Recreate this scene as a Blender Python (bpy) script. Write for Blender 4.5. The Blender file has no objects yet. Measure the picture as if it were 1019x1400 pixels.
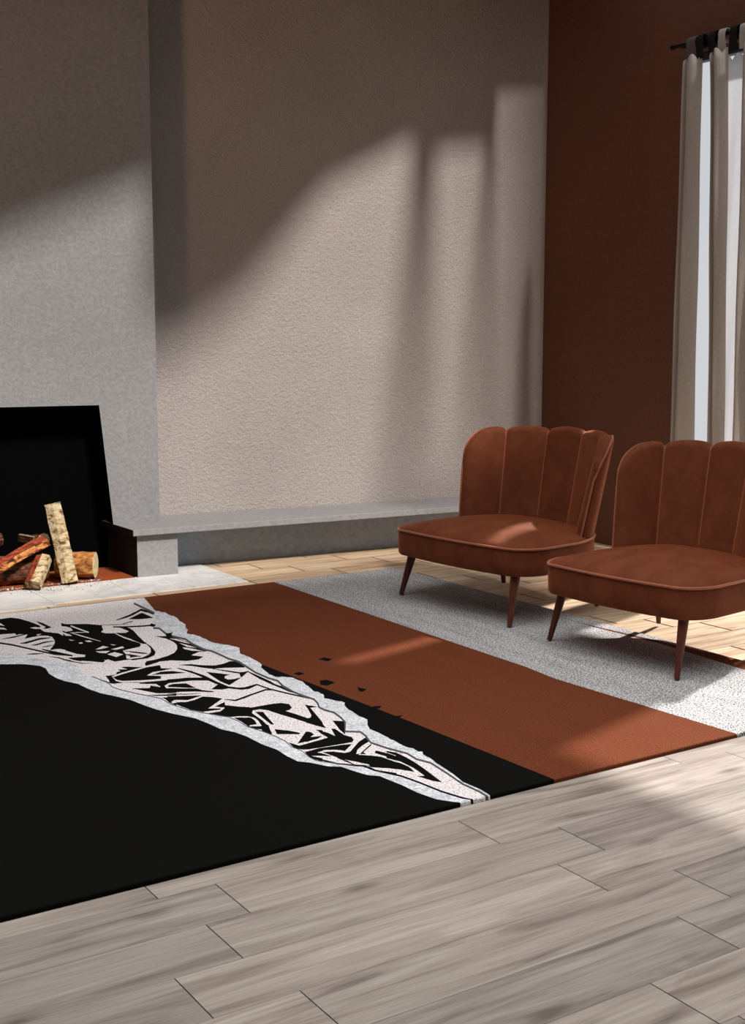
import bpy, bmesh, math, random
from mathutils import Vector, Matrix, noise
from mathutils.geometry import delaunay_2d_cdt
random.seed(7)
SC = bpy.context.scene
COL = SC.collection
PI = math.pi

# ------------------------------------------------------------------ camera
CX, CY, F, H = 509.5, 700.0, 1707.0, 1.4
TH = math.atan((CY - 467.0) / F)
AX = math.radians(57.0)
hd = Vector((math.cos(AX), math.sin(AX), 0)); RT = Vector((math.sin(AX), -math.cos(AX), 0))
FW = hd * math.cos(TH) + Vector((0, 0, -math.sin(TH))); UP = hd * math.sin(TH) + Vector((0, 0, math.cos(TH)))
cam = bpy.data.objects.new('camera', bpy.data.cameras.new('camera')); COL.objects.link(cam)
M = Matrix((RT, UP, -FW)).transposed().to_4x4(); M.translation = (0, 0, H)
cam.matrix_world = M
cam.data.sensor_fit = 'HORIZONTAL'; cam.data.sensor_width = 36; cam.data.lens = F / 1019 * 36
cam.data.clip_start = 0.05
SC.camera = cam

def on_plane(x, y, z=0.0):
    d = FW + RT * ((x - CX) / F) - UP * ((y - CY) / F)
    t = (z - H) / d.z
    return (d.x * t, d.y * t)

# ------------------------------------------------------------------ materials
def s2l(c):
    return tuple(((v / 255) / 12.92 if v / 255 <= 0.04045 else ((v / 255 + 0.055) / 1.055) ** 2.4) for v in c)

class NT:
    def __init__(s, name):
        s.m = bpy.data.materials.new(name); s.m.use_nodes = True
        s.t = s.m.node_tree; s.b = s.t.nodes['Principled BSDF']; s.l = s.t.links
        s.b.inputs['Specular IOR Level'].default_value = 0.3
    def n(s, k, **kw):
        nd = s.t.nodes.new(k)
        for a, v in kw.items():
            if a in nd.inputs: nd.inputs[a].default_value = v
            else: setattr(nd, a, v)
        return nd
    def coord(s, scale=(1, 1, 1), rot=(0, 0, 0)):
        c = s.n('ShaderNodeTexCoord'); mp = s.n('ShaderNodeMapping')
        mp.inputs['Scale'].default_value = scale; mp.inputs['Rotation'].default_value = rot
        s.l.new(c.outputs['Object'], mp.inputs['Vector']); return mp.outputs[0]
    def noise(s, scale, detail=4, rough=0.5, vec=None, dist=0.0):
        nd = s.n('ShaderNodeTexNoise'); nd.inputs['Scale'].default_value = scale
        nd.inputs['Detail'].default_value = detail; nd.inputs['Roughness'].default_value = rough
        nd.inputs['Distortion'].default_value = dist
        s.l.new(vec if vec is not None else s.coord(), nd.inputs['Vector']); return nd.outputs['Fac']
    def ramp(s, fac, stops, interp='LINEAR'):
        r = s.n('ShaderNodeValToRGB'); r.color_ramp.interpolation = interp
        el = r.color_ramp.elements
        while len(el) < len(stops): el.new(0.5)
        for e, (p, c) in zip(el, stops):
            e.position = p; e.color = (*c, 1)
        s.l.new(fac, r.inputs[0]); return r.outputs[0]
    def mix(s, f, a, b, mode='MIX'):
        m = s.n('ShaderNodeMix', data_type='RGBA', blend_type=mode)
        for i, v in ((0, f), (6, a), (7, b)):
            if hasattr(v, 'links'): s.l.new(v, m.inputs[i])
            elif i == 0: m.inputs[i].default_value = v
            else: m.inputs[i].default_value = (*v, 1)
        return m.outputs[2]
    def col(s, v):
        if hasattr(v, 'links'): s.l.new(v, s.b.inputs['Base Color'])
        else: s.b.inputs['Base Color'].default_value = (*v, 1)
    def bump(s, h, strength=0.3, dist=0.01):
        b = s.n('ShaderNodeBump'); b.inputs['Strength'].default_value = strength; b.inputs['Distance'].default_value = dist
        s.l.new(h, b.inputs['Height']); s.l.new(b.outputs[0], s.b.inputs['Normal'])
    def set(s, **kw):
        for k, v in kw.items(): s.b.inputs[k.replace('_', ' ')].default_value = v

def mul(c, k): return tuple(x * k for x in c)
MT = {}
def plaster(name, c, grain=90, strength=0.5, spec=0.2):
    t = NT(name)
    big = t.noise(1.3, 3); fine = t.noise(grain, 3, 0.6); mid = t.noise(grain * .45, 2)
    a = t.ramp(big, [(.3, mul(c, .93)), (.7, mul(c, 1.06))])
    a = t.mix(t.ramp(fine, [(.3, (0, 0, 0)), (.72, (1, 1, 1))]), mul(c, .86), a) if False else a
    f = t.ramp(fine, [(.35, (.78, .78, .78)), (.7, (1.0, 1.0, 1.0))])
    t.col(t.mix(1.0, a, f, 'MULTIPLY'))
    m = t.n('ShaderNodeMath', operation='ADD'); t.l.new(fine, m.inputs[0]); t.l.new(mid, m.inputs[1])
    t.bump(m.outputs[0], strength, 0.012)
    t.set(Roughness=.85); t.b.inputs['Specular IOR Level'].default_value = spec
    MT[name] = t.m
plaster('plaster_taupe', s2l((172, 162, 155)), 105, .65)
plaster('plaster_brown', s2l((110, 71, 55)), 90, .45)
plaster('plaster_grey', s2l((142, 141, 140)), 55, .3)
plaster('ceiling_paint', s2l((120, 105, 95)), 40, .2)
plaster('concrete', s2l((148, 144, 142)), 45, .12)
plaster('concrete_blue', s2l((160, 170, 182)), 30, .12)
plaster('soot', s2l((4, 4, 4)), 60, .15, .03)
plaster('dark_concrete', s2l((34, 27, 24)), 80, .3, .1)  # near-black brown concrete for the left end faces
plaster('fire_brick', s2l((150, 72, 34)), 40, .3)

t = NT('marble')
v = t.noise(2.2, 5, .55, dist=1.6); w = t.noise(7, 5, .6, dist=.8)
a = t.ramp(v, [(.44, s2l((222, 218, 212))), (.495, s2l((196, 192, 188))), (.52, s2l((226, 222, 216)))])
t.col(t.mix(.35, a, t.ramp(w, [(.35, s2l((198, 196, 194))), (.6, s2l((232, 229, 224)))])))
t.set(Roughness=.4); MT['marble'] = t.m

def wood_floor(name, dark, mid, light, rough):
    t = NT(name)
    at = t.n('ShaderNodeAttribute', attribute_name='plank')
    sep = t.n('ShaderNodeSeparateColor'); t.l.new(at.outputs['Color'], sep.inputs[0])
    c = t.n('ShaderNodeTexCoord')
    off = t.n('ShaderNodeVectorMath', operation='MULTIPLY_ADD')
    t.l.new(at.outputs['Color'], off.inputs[0]); off.inputs[1].default_value = (17, 9, 5); t.l.new(c.outputs['Object'], off.inputs[2])
    def mp(sc):
        m = t.n('ShaderNodeMapping'); m.inputs['Scale'].default_value = sc; t.l.new(off.outputs[0], m.inputs['Vector']); return m.outputs[0]
    g1 = t.noise(1.0, 6, .62, mp((1.3, 15, 1)), .8)
    g2 = t.noise(1.0, 4, .6, mp((3.5, 95, 1)), .4)
    kn = t.n('ShaderNodeTexVoronoi'); kn.inputs['Scale'].default_value = 1.0; t.l.new(mp((1.7, 5.2, 1)), kn.inputs['Vector'])
    base = t.ramp(g1, [(.3, dark), (.47, mid), (.68, light)])
    f2 = t.ramp(g2, [(.32, (.74, .73, .72)), (.60, (1.05, 1.05, 1.05))])
    base = t.mix(.8, base, f2, 'MULTIPLY')
    k = t.ramp(kn.outputs['Distance'], [(.0, (.36, .33, .31)), (.05, (.6, .58, .56)), (.13, (.95, .95, .95)), (.2, (1, 1, 1))])
    base = t.mix(1.0, base, k, 'MULTIPLY')
    tone = t.ramp(sep.outputs[2], [(0, (.84, .84, .85)), (1, (1.12, 1.11, 1.09))])
    t.col(t.mix(1.0, base, tone, 'MULTIPLY'))
    t.bump(g2, .08, .004); t.set(Roughness=rough)
    MT[name] = t.m
wood_floor('grey_oak', s2l((112, 101, 92)), s2l((152, 141, 131)), s2l((172, 162, 151)), .42)
wood_floor('tan_oak', s2l((165, 130, 98)), s2l((206, 176, 142)), s2l((226, 204, 172)), .45)
t = NT('groove'); t.col(s2l((92, 82, 74))); t.set(Roughness=.9); MT['groove'] = t.m
t = NT('groove_tan'); t.col(s2l((140, 108, 80))); t.set(Roughness=.9); MT['groove_tan'] = t.m

def pile(name, stops, scale=420, streak=None, spec=.05, sheen=.0):
    t = NT(name)
    n1 = t.noise(scale, 2, .7)
    c = t.ramp(n1, stops)
    if streak:
        s = t.noise(1.0, 6, .7, t.coord(streak[0]))
        c = t.mix(streak[1], c, t.ramp(s, [(.3, (.62, .62, .62)), (.55, (.95, .95, .95)), (.72, (1.12, 1.12, 1.12))]), 'MULTIPLY')
    t.col(c); t.bump(n1, .35, .004); t.set(Roughness=.95); t.b.inputs['Specular IOR Level'].default_value = spec
    t.b.inputs['Sheen Weight'].default_value = sheen
    MT[name] = t.m
pile('pile_black', [(.3, s2l((9, 9, 8))), (.7, s2l((15, 15, 13)))], 200)
pile('pile_white', [(.36, s2l((130, 120, 120))), (.44, s2l((226, 216, 213))), (.62, s2l((244, 235, 232)))], 150)
pile('pile_paper', [(.35, s2l((185, 186, 188))), (.65, s2l((246, 246, 247)))], 120, ((11, 16, 1), .9))
pile('pile_rust', [(.3, s2l((84, 41, 24))), (.7, s2l((118, 64, 39)))], 140, ((9, 2, 1), .25))
pile('pile_heather', [(.41, s2l((84, 83, 82))), (.60, s2l((222, 220, 218)))], 150, ((16, 2.2, 1), .7))
pile('pile_outline', [(.3, s2l((70, 68, 68))), (.7, s2l((92, 90, 90)))], 260)

def velvet(name, c, c2):
    t = NT(name)
    n = t.noise(9, 4, .6, dist=.6); t.col(t.ramp(n, [(.38, c), (.62, c2)]))
    t.bump(t.noise(500, 2), .05, .002)
    t.set(Roughness=.7); t.b.inputs['Specular IOR Level'].default_value = .12
    t.b.inputs['Sheen Weight'].default_value = .55; t.b.inputs['Sheen Roughness'].default_value = .35
    t.b.inputs['Sheen Tint'].default_value = (*s2l((255, 150, 100)), 1)
    MT[name] = t.m
velvet('velvet_rust', s2l((100, 50, 28)), s2l((114, 60, 35)))
t = NT('velvet_piping_sheen'); t.col(s2l((150, 78, 50))); t.set(Roughness=.6)
t.b.inputs['Sheen Weight'].default_value = .8; t.b.inputs['Sheen Tint'].default_value = (1, .6, .4, 1); MT['velvet_piping_sheen'] = t.m
t = NT('leg_wood'); g = t.noise(1, 4, .6, t.coord((60, 60, 6)))
t.col(t.ramp(g, [(.3, s2l((70, 34, 24))), (.7, s2l((104, 54, 38)))])); t.set(Roughness=.45); MT['leg_wood'] = t.m

def cloth(name, c, c2, trans=0.0):
    t = NT(name)
    w = t.noise(1, 3, .6, t.coord((260, 260, 40))); t.col(t.ramp(w, [(.3, c), (.7, c2)]))
    t.set(Roughness=.9); t.b.inputs['Specular IOR Level'].default_value = .1
    t.bump(w, .1, .003)
    if trans:
        tr = t.n('ShaderNodeBsdfTranslucent'); tr.inputs[0].default_value = (*c2, 1)
        mx = t.n('ShaderNodeMixShader'); mx.inputs[0].default_value = trans
        t.l.new(t.b.outputs[0], mx.inputs[1]); t.l.new(tr.outputs[0], mx.inputs[2])
        t.l.new(mx.outputs[0], t.t.nodes['Material Output'].inputs[0])
    MT[name] = t.m
cloth('curtain_grey', s2l((168, 158, 150)), s2l((190, 181, 172)), .10)
cloth('curtain_sheer', s2l((226, 226, 228)), s2l((238, 238, 240)), .5)
cloth('tab_grey', s2l((84, 76, 72)), s2l((100, 92, 86)))
cloth('tab_dark', s2l((26, 24, 24)), s2l((36, 33, 32)))
t = NT('black_metal'); t.col(s2l((16, 15, 15))); t.set(Roughness=.3, Metallic=.4); MT['black_metal'] = t.m
t = NT('window_paint'); t.col(s2l((60, 56, 54))); t.set(Roughness=.5); MT['window_paint'] = t.m
t = NT('glass')
_tr = t.n('ShaderNodeBsdfTransparent'); _gl = t.n('ShaderNodeBsdfGlossy'); _gl.inputs['Roughness'].default_value = .02; _mx = t.n('ShaderNodeMixShader'); _mx.inputs[0].default_value = .05
t.l.new(_tr.outputs[0], _mx.inputs[1]); t.l.new(_gl.outputs[0], _mx.inputs[2]); t.l.new(_mx.outputs[0], t.t.nodes['Material Output'].inputs[0])
MT['glass'] = t.m

def log_mat(name, stops, scale=(16, 16, 16), detail=5, bump=.5):
    t = NT(name); g = t.noise(1, detail, .65, t.coord(scale), .7)
    t.col(t.ramp(g, stops)); t.bump(g, bump, .01); t.set(Roughness=.85); MT[name] = t.m
log_mat('bark_pale', [(.40, s2l((56, 34, 22))), (.47, s2l((124, 92, 58))), (.53, s2l((158, 136, 94))), (.66, s2l((182, 164, 122)))], (26, 26, 17), 6)
log_mat('bark_dark', [(.38, s2l((28, 16, 12))), (.52, s2l((92, 52, 34))), (.66, s2l((150, 96, 58)))], (20, 45, 45))
log_mat('bark_tan', [(.36, s2l((90, 44, 16))), (.5, s2l((166, 106, 50))), (.64, s2l((204, 152, 90)))], (14, 26, 26))
log_mat('bark_red', [(.38, s2l((84, 30, 18))), (.52, s2l((140, 54, 32))), (.66, s2l((170, 88, 54)))], (12, 40, 40))
log_mat('bark_orange', [(.40, s2l((60, 26, 14))), (.5, s2l((170, 96, 46))), (.64, s2l((214, 160, 92)))], (22, 44, 44))
log_mat('split_wood', [(.38, s2l((96, 66, 40))), (.46, s2l((170, 144, 104))), (.64, s2l((206, 190, 154)))], (16, 40, 40), 4, .2)
log_mat('log_end', [(.36, s2l((196, 168, 112))), (.6, s2l((232, 222, 178)))], (40, 40, 40), 3, .2)
t = NT('ash'); g = t.noise(60, 4, .7); t.col(t.ramp(g, [(.3, s2l((60, 50, 46))), (.6, s2l((190, 186, 182)))])); MT['ash'] = t.m
t = NT('char'); t.col(s2l((38, 28, 22))); t.set(Roughness=.9); MT['char'] = t.m

# ------------------------------------------------------------------ object helpers
def obj(name, verts, faces, mats, parent=None, smooth=False, fm=None):
    me = bpy.data.meshes.new(name); me.from_pydata([tuple(v) for v in verts], [], faces)
    if isinstance(mats, str): mats = [mats]
    for m in mats: me.materials.append(MT[m])
    if fm:
        for p, i in zip(me.polygons, fm): p.material_index = i
    if smooth:
        for p in me.polygons: p.use_smooth = True
    me.update()
    o = bpy.data.objects.new(name, me); COL.objects.link(o)
    if parent: o.parent = parent
    return o
def recalc(o):
    bm = bmesh.new(); bm.from_mesh(o.data); bmesh.ops.recalc_face_normals(bm, faces=bm.faces); bm.to_mesh(o.data); bm.free(); return o
def tag(o, label, cat, group=None, kind=None):
    if label: o['label'] = label
    if cat: o['category'] = cat
    if group: o['group'] = group
    if kind: o['kind'] = kind
    return o
def struct(o): o['kind'] = 'structure'; return o
def empty(name, loc=(0, 0, 0)):
    o = bpy.data.objects.new(name, None); COL.objects.link(o); o.location = loc; o.empty_display_size = .1; return o
class G:
    def __init__(s): s.v = []; s.f = []; s.m = []
    def add(s, vs, fs, mi=0):
        b = len(s.v); s.v += [Vector(v) for v in vs]
        for k, f in enumerate(fs): s.f.append([b + i for i in f]); s.m.append(mi if isinstance(mi, int) else mi[k])
    def prism(s, poly, z0, z1, mi=0, fn=None):
        n = len(poly); fn = fn or (lambda a, b, z: (a, b, z))
        vs = [fn(a, b, z0) for a, b in poly] + [fn(a, b, z1) for a, b in poly]
        s.add(vs, [list(range(n))[::-1], list(range(n, 2 * n))] + [[i, (i + 1) % n, n + (i + 1) % n, n + i] for i in range(n)], mi)
    def box(s, x0, x1, y0, y1, z0, z1, mi=0, fn=None):
        s.prism([(x0, y0), (x1, y0), (x1, y1), (x0, y1)], z0, z1, mi, fn)
    def tube(s, pts, r, n=8, closed=False, mi=0, cap=True):
        P = [Vector(p) for p in pts]; L = len(P); rings = []
        rr = r if isinstance(r, (list, tuple)) else [r] * L
        up = None
        for i in range(L):
            a = P[(i - 1) % L] if (closed or i > 0) else P[i]; b = P[(i + 1) % L] if (closed or i < L - 1) else P[i]
            d = (b - a).normalized()
            if up is None:
                up = Vector((0, 0, 1)) if abs(d.z) < .9 else Vector((1, 0, 0))
            x = d.cross(up).normalized(); up = x.cross(d).normalized()
            rings.append([P[i] + (x * math.cos(k * 2 * PI / n) + up * math.sin(k * 2 * PI / n)) * rr[i] for k in range(n)])
        vs = [v for q in rings for v in q]; fs = []
        for i in range(L if closed else L - 1):
            j = (i + 1) % L
            for k in range(n): fs.append([i * n + k, i * n + (k + 1) % n, j * n + (k + 1) % n, j * n + k])
        if cap and not closed: fs += [list(range(n))[::-1], [(L - 1) * n + k for k in range(n)]]
        s.add(vs, fs, mi)
    def build(s, name, mats, parent=None, smooth=False):
        o = obj(name, s.v, s.f, mats, parent, smooth, s.m); recalc(o)
        if smooth == 'auto':
            o.data.polygons.foreach_set('use_smooth', [True] * len(o.data.polygons)); o.data.set_sharp_from_angle(angle=math.radians(40))
        return o
def bevel(o, w=.004, seg=2):
    m = o.modifiers.new('bevel', 'BEVEL'); m.width = w; m.segments = seg; m.limit_method = 'ANGLE'; m.angle_limit = math.radians(40); return o

# ------------------------------------------------------------------ room shell
WA = Vector((3.151, 7.357)); WD = Vector((.99275, -.12013)); WN = Vector((.12013, .99275))
def wf(u, v, z):
    p = WA + WD * u + WN * v; return (p.x, p.y, z)
XR = 6.03; ZC = 3.9; XL = -2.6; YF = -2.6
u_end = (XR + .12 - WA.x) / WD.x
g = G(); g.box(-5.8, u_end, 0, .2, 0, ZC, 0, wf)
struct(g.build('wall_back', 'plaster_taupe'))

# right wall with an opening for the curtained window
WY0, WY1, WZ1 = 2.0, 5.66, 3.16  # unseen near part of the opening is assumed, sized for the sun patches
g = G()
g.box(XR, XR + .08, WY1, 7.3, 0, ZC); g.box(XR, XR + .08, WY0, WY1, WZ1, ZC); g.box(XR, XR + .08, 4.08, 4.98, 1.95, WZ1); g.box(XR, XR + .08, YF, WY0, 0, ZC)  # high panel inside the opening is added out of view to limit the sun
g.box(XR, XR + .08, .0, 9.6, ZC + .03, 11.2)      # unseen wall added above to keep the first sun out of the ceiling openings
struct(g.build('wall_right', 'plaster_brown'))
g = G()
for y in (WY0, 4.06): g.box(XR + .02, XR + .07, y, y + .05, .0, WZ1)
g.box(XR + .02, XR + .07, WY1 - .015, WY1, .0, WZ1)
g.box(XR + .02, XR + .07, WY0, WY1, WZ1 - .05, WZ1); g.box(XR + .02, XR + .07, WY0, WY1, 0, .05)
wfr = struct(g.build('window_1', 'window_paint'))
g = G(); g.box(XR + .043, XR + .047, WY0 + .05, 4.06, .05, WZ1 - .05); g.box(XR + .043, XR + .047, 4.11, WY1 - .05, .05, WZ1 - .05)
gl = g.build('pane', 'glass', wfr)
g = G(); g.box(XL - .1, XL, YF, 8.1, 0, ZC); struct(g.build('wall_left', 'plaster_taupe'))
g = G(); g.box(XL - .1, XR + .08, YF - .1, YF, 0, ZC); struct(g.build('wall_front', 'plaster_taupe'))

# ceiling, with openings added to shape the light patch on the back wall
CUTS = [
  [(-1.2, 2.5), (3.14, 2.5), (3.14, 5.66), (2.7, 5.50), (2.2, 5.32), (-1.2, 4.6)],
  [(3.14, 2.5), (5.02, 2.5), (5.02, 6.10), (4.4, 5.80), (3.88, 5.12), (3.55, 4.88), (3.14, 4.78)],
  [(5.22, 3.35), (5.56, 3.35), (5.56, 6.02), (5.22, 6.0)],
  [(5.64, 3.35), (6.0, 3.35), (6.0, 6.42), (5.64, 6.38)],
  [(4.98, 0.9), (6.0, 0.9), (6.0, 3.2), (5.04, 3.2), (5.04, 2.4), (4.98, 2.4)],
]
CUTS = [[(a, b - .157) for a, b in p] for p in CUTS]
def inside(p, poly):
    x, y = p; c = False; n = len(poly); j = n - 1
    for i in range(n):
        xi, yi = poly[i]; xj, yj = poly[j]
        if (yi > y) != (yj > y) and x < (xj - xi) * (y - yi) / (yj - yi) + xi: c = not c
        j = i
    return c
def cdt(polys):
    vs = []; es = []
    for p in polys:
        b = len(vs); vs += [Vector(q) for q in p]; n = len(p); es += [(b + i, b + (i + 1) % n) for i in range(n)]
    r = delaunay_2d_cdt(vs, es, [], 0, 1e-6)
    return r[0], r[2]
outer = [(XL - .1, YF - .1), (XR + .08, YF - .1), (XR + .08, 8.3), (XL - .1, 8.3)]
vs, fs = cdt([outer] + CUTS); keep = []
for f in fs:
    c = sum((vs[i] for i in f), Vector((0, 0))) / len(f)
    if not any(inside(c, p) for p in CUTS): keep.append(f)
g = G(); n = len(vs)
g.add([(v.x, v.y, ZC) for v in vs], keep); g.add([(v.x, v.y, ZC + .03) for v in vs], keep)
struct(obj('ceiling', g.v, g.f, 'ceiling_paint'))

# floor: individually cut planks in one mesh, seam hidden beneath the rug
def floor(name, rows, xr, mats, joints, L, gap=.0014, z=0.0):
    vs = []; fs = []; fm = []; cols = []
    def quad(x0, x1, y0, y1, zz, mi, c):
        b = len(vs); vs.extend([(x0, y0, zz), (x1, y0, zz), (x1, y1, zz), (x0, y1, zz)]); fs.append([b, b + 1, b + 2, b + 3]); fm.append(mi); cols.append(c)
    for r in range(len(rows) - 1):
        y0, y1 = rows[r], rows[r + 1]; key = round((y0 + y1) / 2, 1)
        js = sorted(joints.get(r, [xr[0] + (r * .437) % L]))
        a = js[0]; xs = list(js)
        while a > xr[0]: a -= L; xs.insert(0, a)
        a = js[-1]
        while a < xr[1]: a += L; xs.append(a)
        xs = [min(max(x, xr[0]), xr[1]) for x in xs]
        for i in range(len(xs) - 1):
            if xs[i + 1] - xs[i] < .01: continue
            quad(xs[i] + gap, xs[i + 1] - gap, y0 + gap * .35, y1 - gap * .35, z, 0, (random.random(), random.random(), random.random(), 1))
    quad(xr[0], xr[1], rows[0], rows[-1], z - .003, 1, (.5, .5, .5, 1))
    o = obj(name, vs, fs, mats, None, False, fm)
    at = o.data.color_attributes.new('plank', 'FLOAT_COLOR', 'CORNER')
    k = 0
    for p in o.data.polygons:
        for _ in p.loop_indices: at.data[k].color = cols[p.index]; k += 1
    return struct(o)
rows = [-2.6 + .0]
y = 1.637 - .1965 * 22
rows = [y + .1965 * i for i in range(0, 31)]
# rows index of 1.637 is 22
J = {22: [1.92], 23: [2.21], 24: [1.257], 25: [1.05, 2.17], 26: [1.22, 2.345], 27: [1.34, 2.13], 28: [1.18, 3.065]}
floor('floor', rows, (XL, XR + .08), ['grey_oak', 'groove'], J, 1.15)
y0 = rows[-1]
rows2 = [y0 + .21 * i for i in range(0, 20) if y0 + .21 * i < 8.3]
floor('floor_rear', rows2, (XL, XR + .08), ['tan_oak', 'groove_tan'], {}, .62, .006)

# chimney breast with soot-lined slanted opening
BV = -.254
g = G()
def wp(poly, v0, v1, mi):   # polygon in (u,z), extruded along v
    n = len(poly)
    vv = [wf(u, v0, z) for u, z in poly] + [wf(u, v1, z) for u, z in poly]
    g.add(vv, [list(range(n)), list(range(n, 2 * n))[::-1]] + [[i, (i + 1) % n, n + (i + 1) % n, n + i] for i in range(n)], mi)
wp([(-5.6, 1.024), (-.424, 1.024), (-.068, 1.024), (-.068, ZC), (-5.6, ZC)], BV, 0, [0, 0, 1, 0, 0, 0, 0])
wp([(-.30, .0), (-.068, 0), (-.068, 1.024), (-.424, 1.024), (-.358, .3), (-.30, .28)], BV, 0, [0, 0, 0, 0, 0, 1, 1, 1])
wp([(-5.6, 0), (-1.95, 0), (-1.95, 1.024), (-5.6, 1.024)], BV, 0, [0, 0, 0, 1, 0, 0])
struct(g.build('wall_chimney_breast', ['plaster_grey', 'soot']))
# the back wall must not close the firebox: cut it out by a liner standing in front of it
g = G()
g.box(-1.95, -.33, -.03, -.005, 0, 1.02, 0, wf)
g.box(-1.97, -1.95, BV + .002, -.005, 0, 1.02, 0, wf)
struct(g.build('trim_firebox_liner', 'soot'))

# bench: slab, pier, recessed front
s0 = Vector((2.775, 6.862)); s1 = Vector((6.03, 6.592)); sd = (s1 - s0).normalized()
g = G()
g.prism([(2.775, 6.862), (6.03, 6.592), (6.03, 7.0), (3.09, 7.36), (2.768, 7.36)], .262, .300, [0, 0, 0, 0, 0, 0, 1])
slab = bevel(g.build('trim_bench_slab', ['concrete', 'dark_concrete']), .004, 2); struct(slab)
g = G()
poly = [(2.815, 6.905), (3.068, 6.884), (3.068, 7.34), (2.80, 7.34)]
n = 4
vv = [(a, b, 0) for a, b in poly] + [(a, b, .262) for a, b in poly]
g.add(vv, [[3, 2, 1, 0], [4, 5, 6, 7], [0, 1, 5, 4], [1, 2, 6, 5], [2, 3, 7, 6], [3, 0, 4, 7]], [0, 0, 0, 0, 0, 1])
struct(bevel(g.build('trim_bench_pier', ['concrete', 'dark_concrete']), .003, 2))
g = G()
g.prism([(3.06, 7.155), (XR, 6.915), (XR, 7.02), (3.06, 7.37)], 0, .262)
struct(g.build('trim_bench_front', 'concrete_blue'))

# hearth: marble tiles flush on the floor, brick bed beneath the fire
g = G()
xs = [-1.5, .1, 1.25, 2.15, 2.62, 3.32]
for i in range(5):
    a, b = xs[i] + .0015, xs[i + 1] - .0015
    g.box(a, b, 6.41 if i < 3 else 6.45, 6.925, .0, .006)
g.box(2.85, 3.32, 6.928, 7.15, 0, .006)
struct(g.build('floor_hearth_marble', 'marble'))
g = G(); g.prism([(-.5, 6.915), (2.80, 6.915), (2.80, 7.33), (-.5, 7.7)], 0, .0075)
struct(g.build('floor_hearth_brick', 'fire_brick'))

# ------------------------------------------------------------------ logs
def stick(name, p0, p1, prof, mats, seg_mats, end_mat, rough=.12, seed=0, parent=None, taper=1.0, bend=0, n=18):
    """split or round firewood: prof = list of (x,y) cross section, seg_mats = material per side"""
    p0 = Vector(p0); p1 = Vector(p1); d = (p1 - p0); L = d.length; d.normalize()
    up = Vector((0, 0, 1)) if abs(d.z) < .8 else Vector((-.4, -1, 0)).normalized()
    x = d.cross(up).normalized(); yv = x.cross(d).normalized()
    # subdivide profile
    sub = 4; pr = []; sm = []
    for i in range(len(prof)):
        a = Vector(prof[i]); b = Vector(prof[(i + 1) % len(prof)])
        for k in range(sub): pr.append(a.lerp(b, k / sub)); sm.append(seg_mats[i])
    N = len(pr); vs = []; fs = []; fm = []
    for i in range(n + 1):
        t = i / n; tp = 1 + (taper - 1) * t
        c = p0 + d * (L * t) + yv * (bend * math.sin(PI * t))
        for q in pr:
            w = c + x * q.x * tp + yv * q.y * tp
            nn = noise.noise(Vector((w.x * 14 + seed, w.y * 14, w.z * 14))) + .5 * noise.noise(Vector((w.x * 40, w.y * 40 + seed, w.z * 40)))
            k = 1 + rough * nn
            vs.append(c + (x * q.x + yv * q.y) * tp * k)
    for i in range(n):
        for j in range(N):
            fs.append([i * N + j, i * N + (j + 1) % N, (i + 1) * N + (j + 1) % N, (i + 1) * N + j]); fm.append(sm[j])
    fs.append(list(range(N))[::-1]); fm.append(end_mat); fs.append([n * N + j for j in range(N)]); fm.append(end_mat)
    o = obj(name, vs, fs, mats, parent, False, fm); recalc(o)
    o.data.polygons.foreach_set('use_smooth', [True] * len(o.data.polygons)); o.data.set_sharp_from_angle(angle=math.radians(35))
    return o
def circ(r, n=10, sq=1.0): return [(r * math.cos(2 * PI * i / n), sq * r * math.sin(2 * PI * i / n)) for i in range(n)]
ZH = .0075
GRP = 'firewood in the fireplace'
o = stick('firewood_log', (1.55, 7.17, ZH + .086), (2.315, 7.055, ZH + .086), circ(.082), ['bark_dark', 'log_end'], [0] * 10, 1, .14, 3, n=24)
tag(o, 'large round dark-barked log lying along the back of the fire, mostly hidden', 'firewood', GRP)
o = stick('firewood_log', (2.40, 7.125, ZH + .084), (2.59, 7.0, ZH + .084), circ(.078), ['bark_tan', 'log_end'], [0] * 10, 1, .05, 5, n=14)
tag(o, 'round yellow-brown log with pale sawn end, nearest the bench pier', 'firewood', GRP)
o = stick('firewood_log', (2.40, 6.905, ZH + .016), (2.335, 6.975, .478), [(-.042, -.03), (.042, -.034), (.046, .012), (-.002, .03), (-.046, .01)], ['bark_pale', 'split_wood', 'log_end'], [0, 0, 1, 1, 0], 1, .10, 9, n=26)
tag(o, 'tall pale split log standing upright and leaning over the pile', 'firewood', GRP)
o = stick('firewood_log', (1.86, 6.93, .06), (2.295, 6.995, .256), [(-.042, -.012), (0, -.034), (.04, -.016), (.038, .022), (-.01, .04), (-.04, .02)], ['bark_orange', 'bark_red', 'log_end'], [0, 0, 0, 1, 1, 0], 2, .12, 12, n=22, bend=.012)
tag(o, 'long red-topped split log sloping up to the right across the pile', 'firewood', GRP)
o = stick('firewood_log', (2.155, 6.835, .045), (2.262, 6.945, .175), [(-.045, -.03), (.04, -.034), (.045, .022), (.002, .034), (-.042, .016)], ['bark_pale', 'split_wood', 'bark_red'], [0, 1, 1, 2, 2], 0, .08, 15, n=14)
tag(o, 'short split log at the front with one red side and one pale side', 'firewood', GRP)
o = stick('firewood_log', (2.17, 7.10, .285), (2.245, 7.06, .268), [(-.03, .012), (0, -.03), (.03, .014)], ['bark_dark', 'bark_pale', 'split_wood'], [0, 0, 1], 2, .12, 18, n=10)
tag(o, 'small wedge-shaped offcut lying on top at the back of the pile', 'firewood', GRP)
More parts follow.
